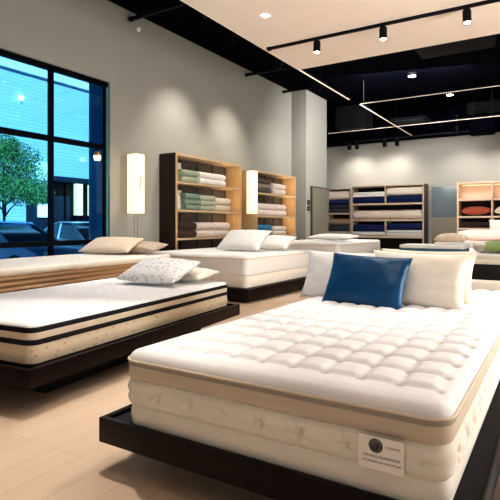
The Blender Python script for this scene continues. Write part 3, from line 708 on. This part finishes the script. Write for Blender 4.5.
# peach shelf unit
t = thing('shelf_unit', 'pale peach lit shelf unit on the back wall holding a rust pillow', 'shelf', (-3.0, YF, 0))
W = 2.2
box('side_panel', (0, .06, 0, .6, 0, 2.70), M_pinkoak, t); box('side_panel', (W-.06, W, 0, .6, 0, 2.70), M_pinkoak, t); box('top_board', (.06, W-.06, 0, .6, 2.64, 2.70), M_pinkoak, t)
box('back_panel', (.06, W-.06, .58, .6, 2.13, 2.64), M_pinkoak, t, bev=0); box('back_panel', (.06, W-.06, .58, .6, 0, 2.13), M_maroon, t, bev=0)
for z in (2.13, 1.55, 1.15, .5): box('shelf_board', (.06, W-.06, .01, .58, z-.06, z), M_pinkoak, t)
box('divider', (1.06, 1.11, .01, .58, 1.55, 2.64), M_pinkoak, t); box('divider', (1.06, 1.11, .01, .58, .5, 1.49), M_pinkoak, t)
box('light_strip', (.1, W-.1, .5, .54, 2.615, 2.638), M_shade, t)
pillow('pillow', 'rust orange pillow on the peach shelf unit', F['rust'], (-2.43, 18.33, 1.70), (.92,.46,.28), 80, 0, 0, 31, pinch=.03)
pillow('pillow', 'small white pillow beside the rust one on the peach shelf unit', F['offwhite'], (-1.60, 18.33, 1.69), (.5,.42,.26), 76, 0, 0, 32)
rackfold('dark maroon folded blanket below the rust pillow', 'blanket', F['chocolate'], -2.9, -2.0, 1.15, .2, 1, 18.28)

# ------------------------------------------------------------------ ceiling gear
def track(label, p0, p1, r=.022):
    t = thing('light_track', label, 'light track', p0); d = Vector(p1)-Vector(p0)
    v, f = [], []
    n = d.normalized(); s_ = n.cross(Vector((0,0,1))).normalized()*r; u = Vector((0,0,r))
    V = [q+a for q in (Vector((0,0,0)), d) for a in (s_+u, s_-u, -s_-u, -s_+u)]
    obj('rail', V, [(0,1,2,3),(4,5,6,7),(0,1,5,4),(1,2,6,5),(2,3,7,6),(3,0,4,7)], M_darkmetal, t, smooth=False)
    for k in (0, 1):
        q = d*k; G().box(q.x-.035, q.x+.035, q.y-.035, q.y+.035, q.z-r-.006, q.z+r+.004).make('end_cap', M_darkmetal, t)
    return t
def spot_head(label, x, y, ztop, aim, size=1.0, group=None, lamp=None, drop=.12):
    """track spotlight: adapter, stem, yoke, can and lens; aim = unit vector of the beam"""
    t = thing('track_spotlight', label, 'spotlight', (x, y, ztop), 0, group)
    k = size; a = Vector(aim).normalized(); c = Vector((0,0,-drop*k))
    G().box(-.03*k, .03*k, -.05*k, .05*k, -.03*k, 0, .004).make('adapter', M_darkmetal, t)
    G().tube([(0,0,-.02*k), c*.8], .012*k, 10).make('stem', M_darkmetal, t)
    G().lathe([(.02*k,-.10*k),(.055*k,-.095*k),(.062*k,-.07*k),(.062*k,.10*k),(.066*k,.11*k),(.056*k,.112*k),(.052*k,.10*k)], 20, c, a).make('can', M_darkmetal, t)
    G().lathe([(0,.098*k),(.050*k,.098*k),(.050*k,.104*k),(0,.106*k)], 20, c, a).make('lens', M_lens, t)
    if lamp:
        power, ang, col = lamp
        l = bpy.data.lights.new('beam', 'SPOT'); l.energy = power; l.spot_size = radians(ang); l.spot_blend = 1; l.color = col; l.shadow_soft_size = .04
        o = bpy.data.objects.new('beam', l); COL.objects.link(o)
        o.location = Vector((x,y,ztop))+c+a*.14*k; o.rotation_euler = a.to_track_quat('-Z', 'Y').to_euler()
    return t
WARM = (1,.91,.80)
track('long black track across the warm lowered ceiling', (-4.45, 7.84, 4.425), (.9, 7.84, 4.425))
for x, lab in ((-3.52, 'black track spotlight on the lowered ceiling, nearest the corner'), (-2.38, 'black track spotlight on the lowered ceiling, middle of three'), (-1.15, 'black track spotlight on the lowered ceiling, closest to the photo\'s right edge')):
    spot_head(lab, x, 7.84, 4.405, (.05,-.15,-1), .98, 'spotlights on the lowered ceiling', (110, 80, (1,.9,.78)))
t = thing('recessed_light', 'small square recessed light in the warm lowered ceiling', 'light', (-3.82, 6.6, 4.45)); box('trim_ring', (-.07,.07,-.07,.07,-.008,0), M_cornice, t); box('diffuser', (-.05,.05,-.05,.05,-.012,-.008), M_down, t)
# track crossing the dark strip at the upper left
track('short black track bridging from the lowered ceiling to the left wall', (-7.0, 6.95, 5.2), (-4.75, 6.95, 5.2), .03)
spot_head('bright track spotlight beside the edge of the lowered ceiling, upper left', -5.12, 6.95, 5.17, (-.15,-.3,-1), 1.5, None, (150, 70, WARM))
o = G().lathe([(0,.03),(.03,.028),(.05,.01),(.05,0),(0,-.002)], 16, (0,0,0), (1,0,-.6)).make('wall_sensor', M_cornice); o.location = (-7.09, 7.25, 5.12); tag(o, 'small white sensor high on the left wall', 'sensor')
track('short black track high on the left wall near the column', (-7.05, 11.2, 5.22), (-5.9, 11.2, 5.22), .03)
track('short black track right by the column top', (-7.05, 13.3, 5.25), (-6.2, 13.3, 5.25), .03)
for y, lab, pw in ((8.35, 'black spotlight washing the wall above the dark end of the oak shelves', 150), (10.3, 'black spotlight washing the wall above the gap between the oak shelves', 150), (12.6, 'black spotlight washing the wall before the column', 35)):
    spot_head(lab, -5.55, y, 5.38, (-.66,0,-1), 1.2, 'spotlights washing the left wall', (pw, 70, WARM), drop=.3)
# light rails below the black ceiling
def light_rail(label, p0, p1, m, h=.03, rods=()):
    t = thing('light_rail', label, 'light rail', p0); d = Vector(p1)-Vector(p0)
    w = .016
    if abs(d.x) > abs(d.y): b = (0, d.x, -w, w)
    else: b = (-w, w, 0, d.y)
    box('rail', (*b, .012, .012+h), M_darkmetal, t, bev=0); box('diffuser', (*b, 0, .0115), m, t, bev=0)
    for q in rods: p = d*q; G().tube([(p.x, p.y, .03), (p.x, p.y, TOP-p0[2]-.002)], .006, 6).make('hanging_rod', M_darkmetal, t)
light_rail('bright light rail running back from the corner of the lowered ceiling', (-4.58, 9.34, 4.45), (-4.58, 12.2, 4.45), M_led, rods=(.4,.95))
light_rail('second light rail running on towards the back wall', (-4.52, 12.85, 4.45), (-4.52, 18.5, 4.45), M_leddim, rods=(.05,.6))
light_rail('light rail crossing the black ceiling nearest the lowered ceiling', (-4.48, 12.8, 4.45), (3.5, 12.8, 4.45), M_leddim, rods=(.2,.6))
light_rail('light rail crossing the black ceiling farther back, ending at the column', (-6.9, 16.35, 4.45), (3.5, 16.35, 4.45), M_leddim, rods=(.1,.5))
track('long thin black track in front of the back wall', (-7.0, 18.1, 4.40), (-2.0, 18.1, 4.40), .02)
for x, lab in ((-7.05+.25, 'tiny black spotlight on the back-wall track, first from the column'), (-6.5, 'tiny black spotlight on the back-wall track, second from the column'), (-5.45, 'tiny black spotlight on the back-wall track, third from the column'), (-5.0, 'tiny black spotlight on the back-wall track, fourth from the column')):
    spot_head(lab, x, 18.1, 4.39, (0,.5,-1), 1.2, 'spotlights on the back-wall track', (36, 120, WARM))
for x, lab in ((-2.9, 'dark spotlight over the peach shelf unit, nearer the blue-grey panel'), (-1.4, 'dark spotlight over the peach shelf unit, nearer the photo edge')):
    spot_head(lab, x, 17.7, 4.9, (0,.55,-1), 1.2, None, (75, 100, WARM), drop=.4)
# downlights in the black ceiling, air grille, speaker box, duct
for x, y, r, lab in ((-3.44, 13.96, .10, 'round white downlight in the black ceiling, bigger and nearer one'), (-2.93, 16.6, .10, 'round white downlight in the black ceiling, farther one')):
    t = thing('downlight', lab, 'downlight', (x, y, 5.32))
    G().lathe([(r+.02,0),(r+.03,.01),(r+.03,.08),(0,.08)], 24).make('can', M_darkmetal, t); G().lathe([(0,-.004),(r,-.004),(r,-.001),(0,0)], 24).make('lens', M_down, t)
M_grille = mat('grille_grey', rgb(54,60,68), .6, .1, 8)
M_ductgrey = mat('duct_dark', (.0016,.002,.005), .9, .2, 4)
t = thing('air_grille', 'grey square air grille under the black ceiling near the back wall', 'vent', (-4.3, 17.3, 4.75))
box('frame', (-.55,.55,-.5,.5,0,.08), M_ductgrey, t)
for k in range(6): box('slat', (-.48,.48,-.42+k*.16,-.34+k*.16,-.02,0), M_grille, t, bev=.003)
t = thing('air_cassette', 'square dark air-conditioning cassette in the black ceiling', 'air conditioner', (-1.9, 11.1, 4.98))
box('housing', (-.75,.75,-.6,.6,.02,.419), M_ductgrey, t, bev=.02); box('grille', (-.6,.6,-.45,.45,0,.02), M_ductgrey, t, bev=.005)
t = thing('speaker_box', 'black box hanging below the ceiling at the back right', 'speaker', (-2.1, 17.4, 4.13))
box('cabinet', (-.35,.35,-.25,.25,0,.55), M_black, t, bev=.01)
for x in (-.25,.25): G().tube([(x,0,.55),(x,0,TOP-4.132)], .01, 6).make('hanging_rod', M_darkmetal, t)
o = G().tube([(-2.6,17.9,5.1),(3.5,17.9,5.1)], .2, 20).make('air_duct', M_ductgrey); tag(o, 'round dark air duct running across under the black ceiling', 'duct')
t = thing('ceiling_cassette', 'dark slotted cassette under the ceiling close to the column', 'air conditioner', (-6.2, 17.0, 4.62))
box('housing', (-.55,.55,-.4,.4,.03,.78), M_ductgrey, t, bev=.02)
for x in (-.26,.2): box('slot', (x-.18,x+.18,-.2,.2,0,.03), M_grille, t, bev=.005)

# ------------------------------------------------------------------ light
def area(name, loc, aim, sx, sy, power, col):
    l = bpy.data.lights.new(name, 'AREA'); l.shape = 'RECTANGLE'; l.size = sx; l.size_y = sy; l.energy = power; l.color = col
    o = bpy.data.objects.new(name, l); COL.objects.link(o); o.location = loc
    o.rotation_euler = (Vector(aim)-Vector(loc)).to_track_quat('-Z', 'Y').to_euler(); return o
def spot(name, loc, aim, power, ang, col, soft=.06, blend=.6):
    l = bpy.data.lights.new(name, 'SPOT'); l.energy = power; l.spot_size = radians(ang); l.spot_blend = blend; l.color = col; l.shadow_soft_size = soft
    o = bpy.data.objects.new(name, l); COL.objects.link(o); o.location = loc
    o.rotation_euler = (Vector(aim)-Vector(loc)).to_track_quat('-Z', 'Y').to_euler(); return o
NEU = (1,.97,.93)
spot('main_bed_light', (-1.3, 6.2, 4.42), (-1.15, 3.4, .5), 290, 52, NEU, .12, .5)
spot('main_bed_light', (-2.3, 4.6, 4.42), (-1.3, 2.9, .5), 80, 50, NEU, .10, .5)
spot('striped_bed_light', (-3.9, 5.2, 4.42), (-3.85, 3.5, .5), 170, 52, NEU, .08, .5)
spot('wall_bed_light', (-5.6, 5.6, 5.3), (-6.0, 4.8, .7), 300, 46, NEU, .10, .6)
spot('middle_bed_light', (-5.2, 8.6, 5.3), (-5.3, 8.0, .7), 330, 38, NEU, .10, .6)
spot('column_bed_light', (-4.9, 12.3, 5.3), (-4.9, 11.7, .7), 340, 46, NEU, .10, .6)
spot('right_bed_light', (-1.6, 13.2, 5.3), (-1.8, 12.2, .7), 380, 46, NEU, .10, .6)
spot('pink_bed_light', (-1.4, 16.2, 5.3), (-1.6, 16.0, .7), 220, 46, NEU, .10, .6)
spot('floor_light', (-3.0, 2.6, 4.4), (-2.95, 1.2, 0), 260, 58, (1,.92,.82), .05, .5)
spot('column_light', (-5.6, 11.8, 5.3), (-6.85, 13.9, 3.0), 60, 50, NEU, .08, .9)
spot('middle_front_fill', (-4.6, 5.0, 4.6), (-5.0, 7.9, .9), 150, 34, NEU, .08, .8)  # added fill spot for the pillow fronts on the two-tier mattress
spot('striped_front_fill', (-3.4, 2.0, 4.42), (-4.0, 4.3, .7), 65, 36, NEU, .08, .8)  # added fill spot facing the leaf-print pillow
spot('pillow_fill', (-1.0, 1.3, 4.42), (-1.2, 4.1, .8), 110, 42, NEU, .1, .8)  # added frontal fill for the pillows on the tufted mattress
area('rear_fill', (-3.4, 13.6, 5.38), (-4.6, 18.3, 1.4), 3, 2, 340, NEU)  # unseen fill added to lift the racks and the back of the room
area('front_fill', (0, FY+.1, 2.0), (-1.5, 8, 2.6), 7, 3, 40, (1,.96,.92))  # unseen soft fill added behind the camera, inside the solid front wall
area('canopy_fill', (4.3, 5.0, 2.6), (-1.2, 6.0, 4.45), .6, 6, 500, (1,.97,.93))  # unseen fill added to brighten the lowered ceiling
# little warm lights inside the shelf units
for y in (9.9, 12.95):
    for z in (2.45, 1.92, 1.36):
        l = bpy.data.lights.new('shelf_glow', 'POINT'); l.energy = 1.7; l.color = (1,.74,.42); l.shadow_soft_size = .05
        o = bpy.data.objects.new('shelf_glow', l); COL.objects.link(o); o.location = (-6.78, y, z)
l = bpy.data.lights.new('peach_glow', 'AREA'); l.shape = 'RECTANGLE'; l.size = 1.8; l.size_y = .1; l.energy = 2; l.color = (1,.88,.76)
o = bpy.data.objects.new('peach_glow', l); COL.objects.link(o); o.location = (-1.95, 18.6, 2.6)
# sun for the street, sky for ambience
l = bpy.data.lights.new('sun', 'SUN'); l.energy = 10.0; l.angle = .01; l.color = (1,.97,.92)
o = bpy.data.objects.new('sun', l); COL.objects.link(o); o.rotation_euler = Vector((-.75,.25,-.85)).to_track_quat('-Z', 'Y').to_euler()
w = bpy.data.worlds.new('World'); S.world = w; w.use_nodes = True
N = w.node_tree.nodes; L = w.node_tree.links
sk = N.new('ShaderNodeTexSky'); sk.sky_type = 'HOSEK_WILKIE'; sk.turbidity = 3; sk.sun_direction = Vector((.75,-.25,.85)).normalized()
L.new(sk.outputs[0], N['Background'].inputs['Color']); N['Background'].inputs['Strength'].default_value = .9

# ------------------------------------------------------------------ camera
cd = bpy.data.cameras.new('camera'); cam = bpy.data.objects.new('camera', cd); COL.objects.link(cam)
cd.sensor_width = 36; cd.lens = 36; cd.shift_y = -.05; cd.clip_start = .05
cam.location = (0, 0, 1.25); cam.rotation_euler = (PI/2, 0, math.atan(310/500))
S.camera = cam
S.view_settings.view_transform = 'Standard'; S.view_settings.look = 'Medium High Contrast'; S.view_settings.exposure = .46
S.cycles.use_denoising = True; S.cycles.max_bounces = 8; S.cycles.transparent_max_bounces = 12; S.cycles.sample_clamp_indirect = 6
